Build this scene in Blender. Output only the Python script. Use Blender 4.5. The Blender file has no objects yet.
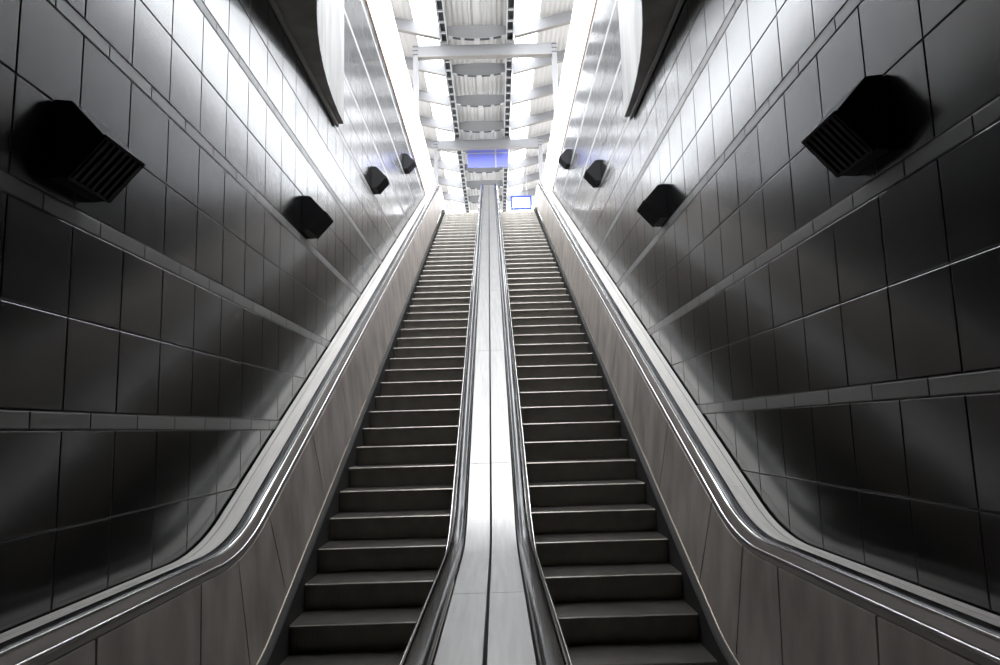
import bpy, bmesh, math, random
from mathutils import Vector, Matrix
random.seed(7)
S = bpy.context.scene
COL = S.collection

# ------------------------------------------------------------------ materials
def mat(name, col, rough=.5, metal=0., noise=None, bump=None, spec=None, aniso=None, coat=0.):
    m = bpy.data.materials.new(name); m.use_nodes = True
    nt = m.node_tree; b = nt.nodes['Principled BSDF']
    b.inputs['Base Color'].default_value = (*col, 1); b.inputs['Roughness'].default_value = rough
    b.inputs['Metallic'].default_value = metal
    if spec is not None: b.inputs['Specular IOR Level'].default_value = spec
    if coat: b.inputs['Coat Weight'].default_value = coat
    tc = nt.nodes.new('ShaderNodeTexCoord')
    def noise_node(scale, stretch, detail=4):
        mp = nt.nodes.new('ShaderNodeMapping'); mp.inputs['Scale'].default_value = stretch
        nt.links.new(tc.outputs['Object'], mp.inputs['Vector'])
        n = nt.nodes.new('ShaderNodeTexNoise'); n.inputs['Scale'].default_value = scale; n.inputs['Detail'].default_value = detail
        nt.links.new(mp.outputs['Vector'], n.inputs['Vector']); return n
    if noise:                       # (scale, stretch, amount) on colour and roughness
        sc, st, am = noise
        n = noise_node(sc, st)
        r = nt.nodes.new('ShaderNodeMapRange'); r.inputs['From Min'].default_value = .3; r.inputs['From Max'].default_value = .7
        r.inputs['To Min'].default_value = 1 - am; r.inputs['To Max'].default_value = 1 + am
        nt.links.new(n.outputs['Fac'], r.inputs['Value'])
        mx = nt.nodes.new('ShaderNodeVectorMath'); mx.operation = 'SCALE'; mx.inputs[0].default_value = col
        nt.links.new(r.outputs['Result'], mx.inputs['Scale']); nt.links.new(mx.outputs['Vector'], b.inputs['Base Color'])
        
    if bump:                        # (scale, stretch, strength, distance)
        n = noise_node(bump[0], bump[1], 3)
        bp = nt.nodes.new('ShaderNodeBump'); bp.inputs['Strength'].default_value = bump[2]; bp.inputs['Distance'].default_value = bump[3]
        nt.links.new(n.outputs['Fac'], bp.inputs['Height']); nt.links.new(bp.outputs['Normal'], b.inputs['Normal'])
    return m

def island_tint(m, lo, hi):
    nt = m.node_tree; b = nt.nodes['Principled BSDF']
    g = nt.nodes.new('ShaderNodeNewGeometry'); r = nt.nodes.new('ShaderNodeMapRange')
    r.inputs['To Min'].default_value = lo; r.inputs['To Max'].default_value = hi
    nt.links.new(g.outputs['Random Per Island'], r.inputs['Value'])
    v = nt.nodes.new('ShaderNodeVectorMath'); v.operation = 'SCALE'
    if b.inputs['Base Color'].links: nt.links.new(b.inputs['Base Color'].links[0].from_socket, v.inputs[0])
    else: v.inputs[0].default_value = b.inputs['Base Color'].default_value[:3]
    nt.links.new(r.outputs['Result'], v.inputs['Scale']); nt.links.new(v.outputs['Vector'], b.inputs['Base Color'])

M = {}
M['tile'] = mat('charcoal glazed tile', (.004, .004, .0043), .185, 0, bump=(70, (1, 1, .3), .07, .0015), spec=.9)
island_tint(M['tile'], .8, 1.25)
M['band'] = mat('grey band tile', (.15, .148, .143), .33, 0, bump=(60, (1, 1, .5), .04, .002))
island_tint(M['band'], .88, 1.12)
M['grout'] = mat('grout', (.11, .105, .10), .9)
M['concrete'] = mat('pale concrete', (.30, .295, .285), .8, 0, noise=(3, (1, 1, .25), .22), bump=(30, (1, 1, 1), .2, .004))
M['deck'] = mat('brushed steel', (.235, .23, .222), .43, .92, noise=(9, (4, .25, .25), .12), bump=(60, (6, .05, .05), .12, .002))
M['satin'] = mat('satin steel cladding', (.36, .325, .295), .5, .5, noise=(5, (1, .8, .3), .28), bump=(40, (1, 1, .3), .12, .002))
M['border'] = mat('dark bronze strip', (.2, .185, .17), .5, .5)
M['bright'] = mat('polished steel trim', (.85, .84, .82), .16, 1.)
M['bronze'] = mat('bronze fascia', (.04, .031, .024), .5, .5)
M['deck2'] = mat('satin aluminium deck', (.46, .442, .415), .55, .3, noise=(9, (4, .25, .25), .1))
M['rubber'] = mat('black handrail rubber', (.006, .006, .0065), .17, 0, spec=.4)
M['skirt'] = mat('black skirt', (.03, .029, .028), .6, 0, spec=.05)
M['brass'] = mat('dull brass trim', (.42, .35, .28), .35, .9)
M['gap'] = mat('dark gap filler', (.01, .01, .01), .7)
M['step'] = mat('grey step casting', (.31, .293, .264), .3, .95, noise=(7, (1, 1, 1), .12))
M['plate'] = mat('comb plate', (.3, .3, .29), .4, .8)
M['black'] = mat('black fixture paint', (.008, .008, .009), .55, 0, spec=.2)
M['slat'] = mat('black grille', (.008, .008, .0085), .65, 0)
M['floor'] = mat('dark stone floor', (.12, .12, .12), .5, 0, noise=(2, (1, 1, 1), .2))
M['floor2'] = mat('pale stone floor', (.25, .245, .24), .5, 0, noise=(2, (1, 1, 1), .1))
M['grey'] = mat('grey painted steel', (.27, .27, .275), .5, 0)
M['frame'] = mat('mid grey frame paint', (.17, .17, .175), .5, 0)
M['white'] = mat('pale painted steel', (.38, .38, .38), .45, 0)
M['darksteel'] = mat('dark steel web', (.03, .03, .032), .6, 0)
M['sheet'] = mat('pale corrugated sheet', (.46, .445, .425), .6, .0)
M['orange'] = mat('brown edge trim', (.36, .2, .12), .5, .2)
M['blue'] = mat('blue sign face', (.15, .17, .56), .5, 0)
M['blue2'] = mat('blue display frame', (.02, .05, .42), .5, 0, spec=.2)

def frosted(name, tr):
    m = bpy.data.materials.new(name); m.use_nodes = True; nt = m.node_tree; nt.nodes.clear()
    o = nt.nodes.new('ShaderNodeOutputMaterial'); t = nt.nodes.new('ShaderNodeBsdfTranslucent'); t.inputs['Color'].default_value = (.92, .94, .95, 1)
    p = nt.nodes.new('ShaderNodeBsdfTransparent'); g = nt.nodes.new('ShaderNodeBsdfGlossy'); g.inputs['Roughness'].default_value = .1
    a = nt.nodes.new('ShaderNodeMixShader'); a.inputs[0].default_value = tr
    nt.links.new(t.outputs[0], a.inputs[1]); nt.links.new(p.outputs[0], a.inputs[2])
    c = nt.nodes.new('ShaderNodeMixShader'); c.inputs[0].default_value = .05
    nt.links.new(a.outputs[0], c.inputs[1]); nt.links.new(g.outputs[0], c.inputs[2]); nt.links.new(c.outputs[0], o.inputs['Surface'])
    return m
M['frost'] = frosted('frosted white glass', .45)
M['skylight'] = frosted('clear skylight glass', .75)
def emit(name, col, st):
    m = bpy.data.materials.new(name); m.use_nodes = True; b = m.node_tree.nodes['Principled BSDF']
    b.inputs['Base Color'].default_value = (*col, 1); b.inputs['Emission Color'].default_value = (*col, 1); b.inputs['Emission Strength'].default_value = st
    return m
M['screen'] = emit('lit white screen', (.95, .97, 1), 1.6)
M['lamp'] = emit('lit lamp lens', (1, .95, .85), 1.2)

# ------------------------------------------------------------------ helpers
class MB:
    def __init__(s): s.v = []; s.f = []; s.m = []; s.mi = 0
    def add(s, vs, fs):
        o = len(s.v); s.v += [tuple(x) for x in vs]
        for f in fs: s.f.append(tuple(i + o for i in f)); s.m.append(s.mi)
    def box(s, x0, x1, y0, y1, z0, z1):
        vs = [(x, y, z) for z in (z0, z1) for y in (y0, y1) for x in (x0, x1)]
        s.add(vs, [(0, 2, 3, 1), (4, 5, 7, 6), (0, 1, 5, 4), (2, 6, 7, 3), (0, 4, 6, 2), (1, 3, 7, 5)])
    def sweep(s, prof, stations, closed=True):
        """prof = [(x, h)], stations = [(y, z)]; h is measured upwards from z"""
        n = len(prof); o = len(s.v)
        for y, z in stations:
            s.v += [(x, y, z + h) for x, h in prof]
        k = n if closed else n - 1
        for a in range(len(stations) - 1):
            for i in range(k):
                j = (i + 1) % n
                s.f.append((o + a * n + i, o + a * n + j, o + (a + 1) * n + j, o + (a + 1) * n + i)); s.m.append(s.mi)
        if closed:
            s.f.append(tuple(o + i for i in range(n))[::-1]); s.m.append(s.mi)
            l = o + (len(stations) - 1) * n
            s.f.append(tuple(l + i for i in range(n))); s.m.append(s.mi)
    def prism(s, poly, axis, a, b):
        """extrude a polygon of 2 coordinates along axis"""
        n = len(poly)
        def p(q, t):
            return {'x': (t, q[0], q[1]), 'y': (q[0], t, q[1]), 'z': (q[0], q[1], t)}[axis]
        s.add([p(q, a) for q in poly] + [p(q, b) for q in poly],
              [tuple(range(n))[::-1], tuple(range(n, 2 * n))] + [(i, (i + 1) % n, n + (i + 1) % n, n + i) for i in range(n)])
    def mesh(s, name, mats, smooth=None):
        me = bpy.data.meshes.new(name); me.from_pydata(s.v, [], s.f)
        for m in (mats if isinstance(mats, (list, tuple)) else [mats]): me.materials.append(m)
        me.polygons.foreach_set('material_index', s.m)
        bm = bmesh.new(); bm.from_mesh(me); bmesh.ops.recalc_face_normals(bm, faces=bm.faces); bm.to_mesh(me); bm.free()
        if smooth:
            me.polygons.foreach_set('use_smooth', [True] * len(me.polygons)); me.set_sharp_from_angle(angle=math.radians(smooth))
        me.update(); return me
    def build(s, name, mats, parent=None, smooth=None, bevel=None):
        return link(name, s.mesh(name, mats, smooth), parent, bevel)
def link(name, me, parent=None, bevel=None):
    o = bpy.data.objects.new(name, me); COL.objects.link(o)
    if parent:
        o.parent = parent; o.matrix_parent_inverse = parent.matrix_world.inverted() if False else Matrix.Translation(-Vector(parent.location))
    if bevel:
        b = o.modifiers.new('bevel', 'BEVEL'); b.width = bevel; b.segments = 2; b.limit_method = 'ANGLE'
    return o
def tag(o, label=None, cat=None, group=None, kind=None):
    if label: o['label'] = label
    if cat: o['category'] = cat
    if group: o['group'] = group
    if kind: o['kind'] = kind
    return o
def thing(name, label, cat, loc, group=None):
    o = bpy.data.objects.new(name, None); o.empty_display_size = .1; COL.objects.link(o); o.location = loc
    return tag(o, label, cat, group)
def structure(o, label=None, cat=None): return tag(o, label, cat, None, 'structure')

# ------------------------------------------------------------------ measures
ZC = 1.63                   # eye height above the lower landing
SL = .4986                  # incline of the escalators
TH = math.atan(SL)
Y0 = 4.658                  # corner between lower landing and incline
ZT = 8.68                    # upper level
Y1 = Y0 + ZT / SL
XC = -.06                   # centre line of the pair
WL, WR = -1.96, 1.84        # faces of the side walls
SLAB = 5.56                 # underside of the slab over the lower hall
WTOP = 8.63                 # top of the tiles
GTOP = 10.43                # top of the frosted side glazing

def zpath(y, ra, rb):
    ta = ra * math.tan(TH / 2); tb = rb * math.tan(TH / 2)
    if y <= Y0 - ta: return 0.
    if y < Y0 + ta * math.cos(TH): return ra - math.sqrt(ra * ra - (y - (Y0 - ta)) ** 2)
    if y <= Y1 - tb * math.cos(TH): return SL * (y - Y0)
    if y < Y1 + tb: return ZT - rb + math.sqrt(rb * rb - (y - (Y1 + tb)) ** 2)
    return ZT
RA, RB = 1.7, 1.6
def stations(y0, y1, extra=0):
    ta = RA * math.tan(TH / 2); tb = RB * math.tan(TH / 2)
    ys = {y0, y1}
    for i in range(17):
        ys.add(Y0 - ta + (ta + ta * math.cos(TH)) * i / 16); ys.add(Y1 - tb * math.cos(TH) + (tb + tb * math.cos(TH)) * i / 16)
    return [(y, zpath(y, RA, RB)) for y in sorted(ys) if y0 <= y <= y1]

# ------------------------------------------------------------------ side walls
def tiled_wall(name, xw, sx, sw, dz, yref, label):
    """sx = +1 when the face looks to +X"""
    mb = MB()
    y_a, y_b = -5.0, 24.0
    g = .004; d = .005
    def tile(ya, yb, za, zb):
        ya += g; yb -= g; za += g; zb -= g
        if zb <= za or yb <= ya: return
        c = .0035
        t1 = random.gauss(0, .0011); t2 = random.gauss(0, .0011)
        ym, zm = (ya + yb) / 2, (za + zb) / 2
        out = lambda y, z: xw + sx * (t1 * (y - ym) + t2 * (z - zm))
        o = [(ya, za), (yb, za), (yb, zb), (ya, zb)]
        i = [(ya + c, za + c), (yb - c, za + c), (yb - c, zb - c), (ya + c, zb - c)]
        vs = [(xw - sx * d, y, z) for y, z in o] + [(out(y, z) - sx * c * .4, y, z) for y, z in o] + [(out(y, z), y, z) for y, z in i]
        fs = [(8, 9, 10, 11)] + [(a, (a + 1) % 4, 4 + (a + 1) % 4, 4 + a) for a in range(4)] + [(4 + a, 4 + (a + 1) % 4, 8 + (a + 1) % 4, 8 + a) for a in range(4)]
        mb.add(vs, fs)
    rows = []
    for k in range(-2, 9):
        up = .300 + dz + 2.134 * k; lo = .114 + dz + 2.134 * k; mid = lo + (2.134 - .186) / 2 + .186; nxt = lo + 2.134
        mid = (up + nxt) / 2
        rows += [(lo, up, 1), (up, mid, 0), (mid, nxt, 0)]
    for lo, up, band in rows:
        za, zb = lo * sw + ZC, up * sw + ZC
        if zb <= 0 or za >= WTOP: continue
        za = max(za, 0); zb = min(zb, WTOP)
        mb.mi = band
        off = yref % sw + (sw / 2 if band else 0)
        n0 = math.floor((y_a - off) / sw)
        for c in range(n0, int((y_b - off) / sw) + 1):
            ya = off + c * sw; yb = ya + sw
            if ya < y_a: continue
            if zb < zpath(ya, RA, RB) + .5: continue
            tile(ya, yb, za, zb)
    mb.mi = 2
    xa, xb = sorted((xw - sx * (d - .001), xw - sx * .30))
    mb.box(xa, xb, y_a, y_b, -.3, WTOP)
    return structure(mb.build(name, [M['tile'], M['band'], M['grout']]), label, 'wall')
tiled_wall('wall_left', WL, 1, .4463, 0, 7.15975 * .4463, 'charcoal tiled wall with grey bands on the left of the shaft')
tiled_wall('wall_right', WR, -1, .4549, .0725, 6.0614 * .4549, 'charcoal tiled wall with grey bands on the right of the shaft')

# lower hall
mb = MB(); mb.box(WL - .3, WR + .3, -5.2, Y0 + .6, -.5, -.3); mb.box(WL - .3, WR + .3, -5.2, 1.0, -.3, 0)
structure(mb.build('floor', M['floor']), 'dark stone floor of the lower landing', 'floor')
mb = MB(); mb.box(WL - .3, WR + .3, -5.3, -5.0, -.3, SLAB + .2)
structure(mb.build('wall_back', M['concrete']), 'plain end wall of the lower hall', 'wall')
# slab over the lower hall with an elliptical notch
mb = MB()
N = 40
def edge(t):
    return XC + 1.8 * math.cos(t), 8.55 - 4.6 * math.sin(t)
curve = [edge(math.pi * i / N) for i in range(N + 1)]       # right tip .. apex .. left tip
vs = []
for x, y in curve:
    s_ = 1 if x > XC else -1
    vs.append((x, y))
L_ = [(WR, -5.0)] + [(WR, 8.55)] + curve + [(WL, 8.55), (WL, -5.0)]
# top and bottom as strips from each curve point to the back line, front faces along the curve
bot, top = SLAB, WTOP + .02
n = len(curve)
back = [(x, -5.0) for x, y in curve]
vv = [(x, y, bot) for x, y in curve] + [(x, y, top) for x, y in curve] + [(x, y, bot) for x, y in back] + [(x, y, top) for x, y in back]
ff = []
for i in range(n - 1):
    ff += [(i, i + 1, n + i + 1, n + i), (i, 2 * n + i, 2 * n + i + 1, i + 1), (n + i, n + i + 1, 3 * n + i + 1, 3 * n + i), (2 * n + i, 3 * n + i, 3 * n + i + 1, 2 * n + i + 1)]
e = n - 1
o = len(vv)
vv += [(WR, 8.55, bot), (WR, 8.55, top), (WR, -5, bot), (WR, -5, top), (WL, 8.55, bot), (WL, 8.55, top), (WL, -5, bot), (WL, -5, top)]
ff += [(o, 0, n, o + 1), (o, o + 2, 2 * n, 0), (o + 1, n, 3 * n, o + 3), (o, o + 1, o + 3, o + 2), (o + 2, o + 3, 3 * n, 2 * n)]
ff += [(o + 4, o + 5, n + e, e), (o + 4, e, 2 * n + e, o + 6), (o + 5, o + 7, 3 * n + e, n + e), (o + 4, o + 6, o + 7, o + 5), (o + 6, 2 * n + e, 3 * n + e, o + 7)]
mb.add(vv, ff)
structure(mb.build('ceiling', M['concrete'], smooth=40), 'concrete slab with a curved opening over the lower hall', 'ceiling')
for i, (xw, sx) in enumerate(((WL, 1), (WR, -1))):
    mb = MB(); a, b = sorted((xw + sx * .012, xw + sx * .05)); mb.box(a, b, -5, 8.5, SLAB - .06, SLAB - .03)
    structure(mb.build('trim_%d' % (i + 3), M['white']), 'thin grey bead under the slab along the %s wall' % ('left' if i == 0 else 'right'), 'trim')
    mb = MB(); a, b = sorted((xw + sx * .012, xw - sx * .12)); mb.box(a, b, 8.56, 24.0, WTOP, WTOP + .06)
    structure(mb.build('trim_%d' % (i + 1), M['orange']), 'brown trim along the top of the %s tiled wall' % ('left' if i == 0 else 'right'), 'trim')
    mb = MB(); a, b = sorted((xw - sx * .01, xw - sx * .03)); mb.box(a, b, 8.0, 36.0, WTOP + .06, GTOP)
    structure(mb.build('window_%d' % (i + 1), M['frost']), 'frosted white glazing above the %s tiled wall' % ('left' if i == 0 else 'right'), 'window')
    # upper floor beside the shaft
    mb = MB(); a, b = sorted((xw - sx * .3, xw - sx * 5)); mb.box(a, b, 4, 40, ZT - .4, ZT)
    structure(mb.build('floor_%s' % ('left' if i == 0 else 'right'), M['floor2']), 'upper floor beside the %s wall' % ('left' if i == 0 else 'right'), 'floor')
mb = MB(); mb.box(WL - .3, WR + .3, Y1 + 1.2, 40, ZT - .4, ZT - .01)
structure(mb.build('floor_upper', M['floor2']), 'pale floor of the upper landing beyond the escalators', 'floor')

# ------------------------------------------------------------------ escalators
XI, XO = .325, 1.458            # inner and outer step ends, from the centre line
def step_mesh():
    mb = MB()
    w0, w1 = XI, XO
    n = 118; p = (w1 - w0) / n
    prof = []                   # comb section: (x, h)
    for i in range(n):
        x = w0 + i * p
        prof += [(x, -.009), (x + p * .3, -.009), (x + p * .38, 0), (x + p * .92, 0)]
    prof += [(w1, -.009)]
    mb.sweep(prof, [(0.0035, 0.0), (.455, 0.0)], closed=False)                 # tread
    m = len(prof); o = len(mb.v)
    rz = [(.0035, 0), (0, -.004), (-.002, -.014), (.004, -.05), (.014, -.10), (.028, -.16), (.044, -.235)]
    for dy, dz in rz:                                                   # curved ribbed riser
        for x, h in prof: mb.v.append((x, dy - h if dz < 0 else dy, dz + (h if dz == 0 else 0)))
    for a in range(len(rz) - 1):
        for i in range(m - 1):
            mb.f.append((o + a * m + i, o + a * m + i + 1, o + (a + 1) * m + i + 1, o + (a + 1) * m + i)); mb.m.append(0)
    for x in (w0, w1):                                                  # side cheeks
        mb.add([(x, 0, -.005), (x, .45, -.005), (x, .45, -.235), (x, .044, -.235), (x, .014, -.10)], [(0, 1, 2, 3, 4)])
    return mb
step_me = step_mesh().mesh('step', M['step'])
mir = MB(); q = step_mesh(); mir.v = [(-x, y, z) for x, y, z in q.v]; mir.f = [f[::-1] for f in q.f]; mir.m = q.m
step_me_l = mir.mesh('step', M['step'])
def rounded(x0, x1, h0, h1, r, n=6):
    pts = []; e = .0006
    for cx, ch, a0, ux, uy in ((x1 - r, h1 - r, 0, 0, 1), (x0 + r, h1 - r, 90, -1, 0), (x0 + r, h0 + r, 180, 0, -1), (x1 - r, h0 + r, 270, 1, 0)):
        c0, s0 = math.cos(math.radians(a0)), math.sin(math.radians(a0))
        pts.append((cx + r * c0 - ux * e, ch + r * s0 - uy * e))            # keeps the flats flat under smooth shading
        for i in range(n + 1):
            a = math.radians(a0 + 90 * i / n); pts.append((cx + r * math.cos(a), ch + r * math.sin(a)))
        c1, s1 = math.cos(math.radians(a0 + 90)), math.sin(math.radians(a0 + 90))
        pts.append((cx + r * c1 - uy * e, ch + r * s1 + ux * e))
    return pts
def domed(x0, x1, h0, h1):
    cx, w = (x0 + x1) / 2, (x1 - x0) / 2; pts = []
    for i in range(19):                                                     # super-ellipse crown
        a = math.pi * i / 18; c, q = math.cos(a), math.sin(a)
        pts.append((cx + w * math.copysign(abs(c) ** .55, c), h0 + .008 + (h1 - h0 - .008) * q ** .75))
    return pts + [(cx - w * .9, h0), (cx + w * .9, h0)]
YA, YB = 1.0, 24.4
def escalator(sx, label):
    root = thing('escalator', label, 'escalator', (XC + sx * .89, 2.0, 0), 'pair of escalators')
    X = lambda prof: [(XC + sx * x, h) for x, h in prof]
    for k in range(-7, 46):
        y = 5.637 + .4 * k
        if y < 2.6 or y > 23.6: continue
        o = link('step', step_me if sx > 0 else step_me_l, root)
        o.location = (XC, y, zpath(y, .9, 1.4))
    def part(name, prof, m, y0=YA, y1=YB, smooth=30, closed=True):
        mb = MB(); mb.sweep(X(prof), stations(y0, y1), closed); return mb.build(name, m, root, smooth)
    # outer balustrade
    part('handrail', domed(1.640, 1.717, .905, .938), M['rubber'], smooth=60)
    part('handrail_guide', [(1.632, .86), (1.632, .930), (1.6365, .932), (1.6365, .903), (1.70, .903), (1.70, .86)], M['bright'])
    ys = [YA] + [YA + 1.9 + 2.3 * i for i in range(10)] + [YB]
    ys = [y for y in ys if y <= YB]
    for a, b in zip(ys[:-1], ys[1:]):
        mb = MB(); mb.sweep(X([(1.722, .885), (1.722, .897), (1.725, .90), (1.834, .90), (1.837, .897), (1.837, .885)]), stations(a + .0015, b - .0015))
        mb.build('outer_deck', M['deck2'], root); mb = MB()
        mb.sweep(X([(1.841, .885), (1.841, .899), (1.885, .899), (1.885, .885)]), stations(a + .3, min(b + .297, YB))); mb.build('wall_flashing', M['deck2'], root)
    part('deck_gap', [(1.70, .70), (1.70, .83), (1.896, .83), (1.896, .70)], M['gap'])
    part('fascia', [(1.597, .874), (1.597, .889), (1.625, .918), (1.6315, .918), (1.6315, .874)], M['bronze'])
    part('trim', rounded(1.580, 1.594, .872, .889, .005, 2), M['bright'], smooth=80)
    part('border_strip', [(1.59, .845), (1.577, .845), (1.582, .871), (1.59, .871)], M['border'])
    tops = [YA, 1.95, 2.97, 3.98, 4.53] + [5.12 + 1.15 * i for i in range(15)]
    bots = [YA, 1.95, 2.90, 3.87, 4.62] + [5.35 + 1.15 * i for i in range(15)]
    tops[-1] = 22.3; bots[-1] = 22.3; tops.append(YB); bots.append(YB)
    tops = [t for t in tops]; 
    hT, hB, xT, xB = .838, .135, 1.574, 1.514
    for i in range(len(tops) - 1):
        nseg = 8; mb = MB(); g = .008
        vs = []
        for thick in (0, .012):
            for a in range(nseg + 1):
                t = a / nseg
                yt = (tops[i] + g) * (1 - t) + (tops[i + 1] - g) * t; yb = (bots[i] + g) * (1 - t) + (bots[i + 1] - g) * t
                for b in range(5):
                    u = b / 4; y = yt * (1 - u) + yb * u
                    vs.append((XC + sx * (xT * (1 - u) + xB * u + thick), y, zpath(y, RA, RB) + hT * (1 - u) + hB * u))
        F = []; W = 5; O = (nseg + 1) * 5
        for a in range(nseg):
            for b in range(4):
                F.append((a * W + b, a * W + b + 1, (a + 1) * W + b + 1, (a + 1) * W + b)); F.append((O + a * W + b, O + (a + 1) * W + b, O + (a + 1) * W + b + 1, O + a * W + b + 1))
            F.append((a * W, (a + 1) * W, O + (a + 1) * W, O + a * W)); F.append((a * W + 4, O + a * W + 4, O + (a + 1) * W + 4, (a + 1) * W + 4))
        for b in range(4):
            F.append((b, O + b, O + b + 1, b + 1)); e = nseg * W; F.append((e + b, e + b + 1, O + e + b + 1, O + e + b))
        mb.add(vs, F); mb.build('cladding_panel', M['satin'], root, 30)
    part('panel_backing', [(1.59, .87), (1.53, .12), (1.62, .12), (1.62, .87)], M['gap'])
    part('lower_trim', rounded(1.508, 1.513, .124, .130, .002, 2), M['brass'], smooth=80)
    part('skirt', [(1.505, .12), (1.48, .108), (1.478, .112), (1.464, .10), (1.462, -.32), (1.5, -.32)], M['skirt'])
    part('skirt_trim', [(1.472, .104), (1.476, .109), (1.478, .107), (1.474, .102)], M['bronze'])
    # inner balustrade
    part('handrail', domed(.170, .245, .905, .942), M['rubber'], smooth=60)
    part('handrail_guide', [(.251, .86), (.251, .930), (.2465, .932), (.2465, .903), (.19, .903), (.19, .86)], M['bright'])
    for a, b in zip(ys[:-1], ys[1:]):
        mb = MB(); mb.sweep(X([(.0065, .885), (.0065, .898), (.008, .90), (.161, .90), (.164, .897), (.164, .885)]), stations(a + .0025 + .4, min(b + .3975, YB))); mb.build('inner_deck', M['deck'], root)
    mb = MB(); mb.sweep(X([(.0065, .885), (.0065, .898), (.008, .90), (.161, .90), (.164, .897), (.164, .885)]), stations(YA, YA + .399))
    mb.build('inner_deck', M['deck'], root)
    part('deck_gap', [(.0, .70), (.0, .80), (.2, .80), (.2, .70)], M['gap'])
    part('fascia', [(.27, .874), (.27, .886), (.257, .918), (.2535, .918), (.2535, .874)], M['bronze'])
    part('trim', rounded(.271, .281, .872, .884, .004, 2), M['bright'], smooth=80)
    part('inner_panel', [(.276, .868), (.302, .135), (.292, .135), (.262, .868)], M['satin'])
    part('lower_trim', rounded(.302, .307, .124, .130, .002, 2), M['brass'], smooth=80)
    part('skirt', [(.305, .12), (.318, .10), (.319, -.32), (.28, -.32), (.28, .12)], M['skirt'])
    # landing plates
    mb = MB(); x0, x1 = sorted((XC + sx * .32, XC + sx * 1.46)); mb.box(x0, x1, 1.0, 2.62, -.3, .004)
    mb.build('comb_plate', M['plate'], root)
    mb = MB(); mb.box(x0, x1, 23.9, 24.6, ZT - .3, ZT + .004)
    mb.build('comb_plate', M['plate'], root)
    return root
escalator(-1, 'left of the two escalators, climbing beside the left tiled wall, pale at its top steps')
escalator(1, 'right of the two escalators, climbing beside the right tiled wall towards the blue framed screen')

# ------------------------------------------------------------------ wall speakers
PROF = [(0, .012), (.08, .004), (.236, -.166), (.073, -.353), (0, -.36)]      # section of the housing: (out from the wall, up)
def speaker(side, y, z, label):
    sx = 1 if side == 'L' else -1; xw = WL if side == 'L' else WR
    root = thing('wall_speaker', label, 'wall speaker', (xw, y, z), 'wedge speakers on the shaft walls')
    hb = MB(); hb.prism([(xw + sx * p, z + h) for p, h in PROF], 'y', y - .02, y + .327)
    hb.build('housing', M['black'], root, None, .004)
    C = lambda k, dy: Vector((xw + sx * PROF[k][0], y + dy, z + PROF[k][1]))
    P = dict(i=C(3, -.015), i2=C(2, -.015), r=C(2, .322), b=C(3, .322), o=Vector((xw, y + .15, z - .18)))
    # slatted grille on the lower front face
    i, i2, r, b = P['i'], P['i2'], P['r'], P['b']
    nrm = (i2 - i).cross(b - i).normalized()
    if nrm.dot((i + i2 + r + b) / 4 - P['o']) < 0: nrm = -nrm
    mb = MB()
    for k in range(7):
        ta, tb = (k + .25) / 7, (k + .72) / 7
        q = [i.lerp(b, ta), i2.lerp(r, ta), i2.lerp(r, tb), i.lerp(b, tb)]
        c = sum(q, Vector()) / 4; q = [c + (p - c) * .92 for p in q]
        q = [p + nrm * .002 for p in q]; w = [p + nrm * .016 for p in q]
        mb.add(q + w, [(0, 1, 2, 3), (4, 5, 6, 7), (0, 1, 5, 4), (1, 2, 6, 5), (2, 3, 7, 6), (3, 0, 4, 7)])
    gr = mb.build('grille', M['slat'], root)
    mb = MB(); fr = [(i, i2), (i2, r), (r, b), (b, i)]
    for a, c in fr:
        d = (c - a).normalized(); s = nrm.cross(d) * .006
        p = [a - s, a + s, c + s, c - s]; p0 = [v - nrm * .004 for v in p]; p1 = [v + nrm * .012 for v in p]
        mb.add(p0 + p1, [(0, 1, 2, 3), (4, 5, 6, 7), (0, 1, 5, 4), (1, 2, 6, 5), (2, 3, 7, 6), (3, 0, 4, 7)])
    mb.build('grille_frame', M['black'], gr)
SP = [('L', 3.02, 1.52), ('L', 7.05, 2.45), ('L', 11.13, 4.35), ('L', 15.21, 6.24), ('R', 3.09, 1.58), ('R', 7.11, 2.5), ('R', 11.24, 4.41), ('R', 15.43, 6.34)]
WORD = ['lowest and largest looking', 'second from the bottom', 'third from the bottom', 'topmost and smallest looking']
for j, (sd, y, z) in enumerate(SP):
    speaker(sd, y, z + ZC, 'black wedge-shaped slatted speaker on the %s tiled wall, %s of four' % ('left' if sd == 'L' else 'right', WORD[j % 4]))

# ------------------------------------------------------------------ station roof
RZ = 12.63                          # underside of the girders
BX = (-1.22, .665)                  # the two lengthwise beams
GY = [18.63 + 2.09 * i for i in range(8)]
YR0, YR1 = 12.4, 36.2
def corrugated(x0, z0, x1, z1, ya, yb, n, amp=.03):
    mb = MB(); prof = []
    dx = (x1 - x0) / n
    for i in range(n):
        for f, h in ((0, 0), (.35, 0), (.5, amp), (.85, amp)):
            prof.append((x0 + dx * (i + f), z0 + (z1 - z0) * (i + f) / n + h))
    prof.append((x1, z1)); prof += [(x, z + .02) for x, z in reversed(prof)]
    mb.sweep(prof, [(ya, 0), (yb, 0)]); return mb
corr = corrugated(BX[0], RZ + .55, BX[1], RZ + .55, YR0, YR1, 13)
xm = sum(BX) / 2
corr.box(xm - .09, xm + .09, YR0, YR1, RZ + .50, RZ + .545)
SLP = .24
structure(corr.build('roof_centre', M['sheet']), 'pale corrugated sheets along the middle of the station roof', 'roof')
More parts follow.
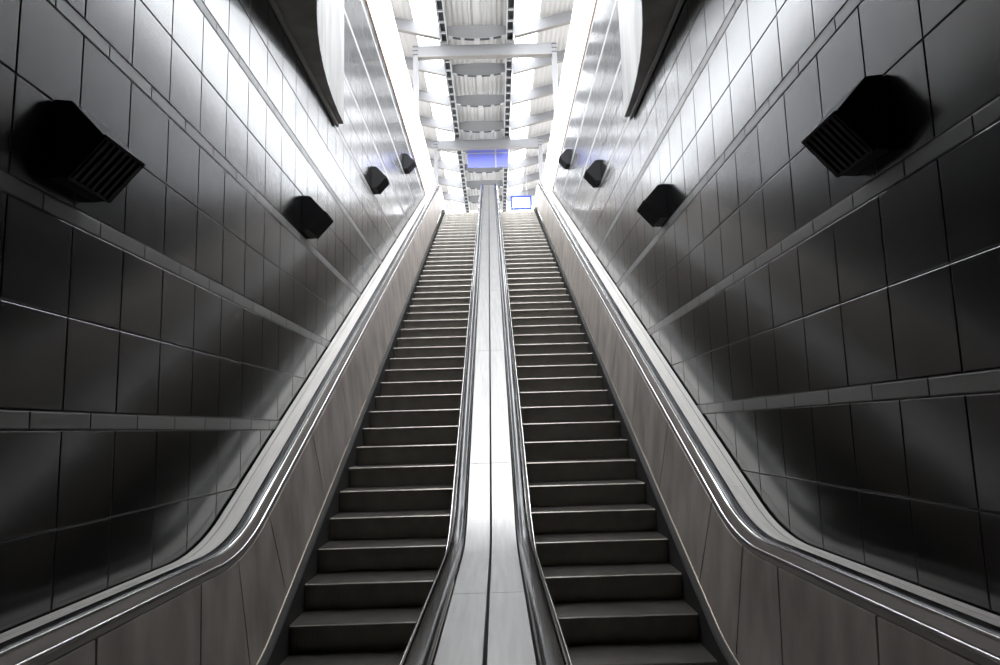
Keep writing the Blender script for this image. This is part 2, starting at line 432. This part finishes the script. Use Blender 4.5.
for i, (bx, s) in enumerate(((BX[0], -1), (BX[1], 1))):
    f = lambda d: (bx + s * d, RZ + .42 + SLP * d)
    (xa, za), (xb, zb) = f(.85), f(2.9)
    a = (xa, za, xb, zb) if s > 0 else (xb, zb, xa, za)
    structure(corrugated(*a, YR0, YR1, 14, .01).build('roof_left' if s < 0 else 'roof_right', M['sheet']), 'pale corrugated sheets on the %s slope of the roof' % ('left' if s < 0 else 'right'), 'roof')
    (xa, za), (xb, zb) = f(.12), f(.85)
    mb = MB(); mb.sweep([(xa, za), (xb, zb), (xb, zb + .02), (xa, za + .02)], [(YR0, 0), (YR1, 0)])
    structure(mb.build('window_%d' % (i + 3), M['skylight']), 'long skylight strip on the %s of the middle roof' % ('left' if s < 0 else 'right'), 'window')
    # lengthwise beam
    root = thing('roof_beam', 'slotted lengthwise roof beam, the %s one of the two over the escalators' % ('left' if s < 0 else 'right'), 'roof beam', (bx, YR0, RZ), 'lengthwise roof beams')
    for q in (-.11, .075):
        mb = MB(); mb.box(bx + q, bx + q + .028, YR0, YR1, RZ + .02, RZ + .5); mb.build('rail', M['white'], root)
    mb = MB(); mb.box(bx - .075, bx + .075, YR0, YR1, RZ + .2, RZ + .22); mb.build('web', M['darksteel'], root)
    mb = MB(); mb.box(-.075, .075, 0, .055, RZ + .03, RZ + .08); rung = mb.mesh('rung', M['white'])
    y = YR0 + .2
    while y < YR1 - .1:
        o = link('rung', rung, root); o.location = (bx, y, 0); y += .52
ORD = ['nearest', 'second nearest', 'third nearest', 'fourth nearest', 'fourth farthest', 'third farthest', 'second farthest', 'farthest']
for k, gy in enumerate(GY):
    root = thing('roof_girder', 'grey fish-bellied cross girder with side arms, %s along the roof' % ORD[k], 'roof girder', (xm, gy, RZ), 'cross girders of the roof')
    n = 12; lo = []; hi = []
    xa, xb = BX[0] + .12, BX[1] - .12
    for i in range(n + 1):
        t = i / n; u = 4 * t * (1 - t); x = xa + (xb - xa) * t
        lo.append((x, RZ + .10 - .10 * u)); hi.append((x, RZ + .38 + .04 * u))
    mb = MB(); mb.prism(lo + hi[::-1], 'y', gy - .03, gy + .03); mb.build('web', M['grey'], root)
    mb = MB(); mb.sweep([(x, z - .012) for x, z in lo] + [(x, z + .004) for x, z in lo[::-1]], [(gy - .06, 0), (gy + .06, 0)]); fl = mb.build('bottom_flange', M['white'], root)
    for a, b in ((1, 2.6), (3.4, 5.4), (6.6, 8.6), (9.4, 11)):
        mb = MB(); pts = []
        for j in range(4):
            i = a + (b - a) * j / 3; t = i / n; u = 4 * t * (1 - t); pts.append((xa + (xb - xa) * t, RZ + .10 - .10 * u))
        mb.sweep([(x, z - .03) for x, z in pts] + [(x, z - .0125) for x, z in pts[::-1]], [(gy - .065, 0), (gy + .02, 0)])
        mb.build('slot_strip', M['darksteel'], fl)
    for bx, s in ((BX[0], -1), (BX[1], 1)):
        f = lambda d, h: (bx + s * d, RZ + SLP * d + h)
        mb = MB(); mb.prism([f(.115, .02), f(2.6, .06), f(2.6, .36), f(.115, .36)], 'y', gy - .05, gy + .05); arm = mb.build('arm', M['frame'], root)
        mb = MB(); mb.prism([f(.115, -.0), f(2.6, .04), f(2.6, .059), f(.115, .019)], 'y', gy - .07, gy + .07); mb.build('arm_flange', M['border'], arm)
# two portal frames
for j, (gy, zt, nm) in enumerate(((19.0, 12.64, 'nearer and wider looking'), (25.7, 12.64, 'farther, above the blue sign'))):
    root = thing('portal_frame', 'grey steel portal frame across the shaft, %s' % nm, 'portal frame', (XC, gy, ZT), 'portal frames over the shaft')
    h = .33
    mb = MB(); mb.box(-1.996, 1.865, gy - .09, gy + .09, zt - h, zt); mb.build('crossbeam', M['frame'], root, None, .008)
    mb = MB(); mb.box(-1.996, 1.865, gy - .10, gy + .10, zt - h - .02, zt - h); mb.build('beam_flange', M['border'], root)
    for x in (-2.065, 1.935):
        mb = MB(); mb.box(x - .068, x + .068, gy - .09, gy + .09, ZT, zt + .02); post = mb.build('post', M['frame'], root, None, .008)
        for q in (.0, .12, .24):
            mb = MB(); mb.box(x - .073, x + .073, gy - .098, gy + .098, zt - .045 - q, zt - .02 - q)
            mb.build('bolt_plate', M['darksteel'], post)
    for bx in BX:
        mb = MB(); mb.box(bx - .14, bx + .14, gy - .12, gy + .12, zt + .001, RZ + .12); mb.build('hanger_block', M['grey'], root)

# blue hanging sign
sy = 26.45
root = thing('hanging_sign', 'plain blue hanging sign under the roof behind the farther portal frame', 'sign', (-.09, sy, 12.0))
for a, b in ((-.885, .19), (.25, .70)):
    for c, d in ((11.86, 12.395), (12.425, 12.62)):
        mb = MB(); mb.box(a, b, sy - .05, sy + .05, c, d); mb.build('sign_face', M['blue'], root, None, .006)
mb = MB(); mb.box(.195, .245, sy - .04, sy + .04, 11.83, 12.64); mb.build('divider', M['white'], root); mb = MB(); mb.box(-.885, .7, sy - .065, sy + .04, 12.397, 12.423); mb.build('divider', M['white'], root)
for x in (-.7, .5):
    mb = MB(); mb.box(x - .012, x + .012, sy - .012, sy + .012, 12.62, RZ + .6); mb.build('hanger_rod', M['grey'], root)
# display
dy = 30.0
root = thing('display_screen', 'blue framed white display screen beyond the top of the right escalator', 'screen', (1.3, dy, 11.2))
x0, x1, z0, z1 = .86, 1.79, 11.24, 11.86; fw = .075
mb = MB(); mb.box(x0, x1, dy, dy + .12, z1 - fw, z1); mb.box(x0, x1, dy, dy + .12, z0, z0 + fw)
mb.box(x0, x0 + fw, dy, dy + .12, z0 + fw, z1 - fw); mb.box(x1 - fw, x1, dy, dy + .12, z0 + fw, z1 - fw); mb.build('frame', M['blue2'], root)
mb = MB(); mb.box(x0 + fw, x1 - fw, dy + .03, dy + .1, z0 + fw, z1 - fw); mb.build('screen', M['screen'], root)
for x in (1.0, 1.6):
    mb = MB(); mb.box(x - .015, x + .015, dy + .05, dy + .08, z1, RZ + .6); mb.build('hanger_rod', M['grey'], root)
# columns and a rail at the far end
for i, bx in enumerate(BX):
    root = thing('roof_column', 'slim grey column under the far end of the %s roof beam' % ('left' if i == 0 else 'right'), 'column', (bx, 35.3, ZT), 'columns at the far end of the roof')
    for q in (-.11, .07):
        mb = MB(); mb.box(bx + q, bx + q + .04, 35.25, 35.35, ZT, RZ + .02); mb.build('stile', M['grey'], root)
    z = ZT + .3
    while z < RZ - .3:
        mb = MB(); mb.box(bx - .07, bx + .07, 35.27, 35.33, z, z + .22); z += .5; mb.build('batten', M['darksteel'], root)
root = thing('guard_rail', 'grey guard rail at the far left of the upper landing', 'railing', (-1.75, 34.0, ZT))
for x in (-2.2, -1.35):
    mb = MB(); mb.box(x - .03, x + .03, 33.97, 34.03, ZT, 12.9); mb.build('post', M['grey'], root)
for z in (12.55, 12.3):
    mb = MB(); mb.box(-2.17, -1.38, 33.98, 34.02, z, z + .05); mb.build('rail', M['grey'], root)

# ------------------------------------------------------------------ light
w = bpy.data.worlds.new('World'); S.world = w; w.use_nodes = True
nt = w.node_tree; bg = nt.nodes['Background']; bg.inputs['Strength'].default_value = 13.0
tc = nt.nodes.new('ShaderNodeTexCoord'); sep = nt.nodes.new('ShaderNodeSeparateXYZ'); rp = nt.nodes.new('ShaderNodeValToRGB')
nt.links.new(tc.outputs['Generated'], sep.inputs[0]); mr = nt.nodes.new('ShaderNodeMapRange'); mr.inputs['From Min'].default_value = -1
nt.links.new(sep.outputs['Z'], mr.inputs['Value']); nt.links.new(mr.outputs['Result'], rp.inputs['Fac'])
rp.color_ramp.elements[0].position = .49; rp.color_ramp.elements[0].color = (.09, .089, .085, 1)     # ground
rp.color_ramp.elements[1].position = .505; rp.color_ramp.elements[1].color = (.93, .955, 1, 1)       # bright overcast sky
nt.links.new(rp.outputs['Color'], bg.inputs['Color'])

# ------------------------------------------------------------------ camera
F = 701.71; PI_, RO, YAW = math.radians(7.8505), math.radians(-1.6078), math.radians(.4341)
def ray(u, v):
    c, s = math.cos(-RO), math.sin(-RO); u, v = c * u - s * v, s * u + c * v
    return rot((u / F, 1., -v / F))
def rot(d):
    x, y, z = d
    c, s = math.cos(-PI_), math.sin(-PI_); y, z = c * y + s * z, -s * y + c * z
    c, s = math.cos(-YAW), math.sin(-YAW); x, y = c * x - s * y, s * x + c * y
    return Vector((x, y, z))
fwd = ray(0, 0).normalized(); right = (ray(1, 0) - ray(0, 0)).normalized(); up = (ray(0, -1) - ray(0, 0)).normalized()
cam = bpy.data.cameras.new('Camera'); co = bpy.data.objects.new('Camera', cam); COL.objects.link(co)
cam.sensor_width = 36; cam.lens = F / 1000 * 36; cam.clip_end = 300; cam.clip_start = .05
m = Matrix((right, up, -fwd)).transposed().to_4x4(); m.translation = (0, 0, ZC); co.matrix_world = m
S.camera = co
S.cycles.use_denoising = True
S.cycles.max_bounces = 10; S.cycles.diffuse_bounces = 5; S.cycles.glossy_bounces = 5; S.cycles.transparent_max_bounces = 12
vs_ = S.view_settings; vs_.view_transform = 'Standard'; vs_.look = 'None'; vs_.exposure = 0; vs_.gamma = 1; vs_.use_curve_mapping = False
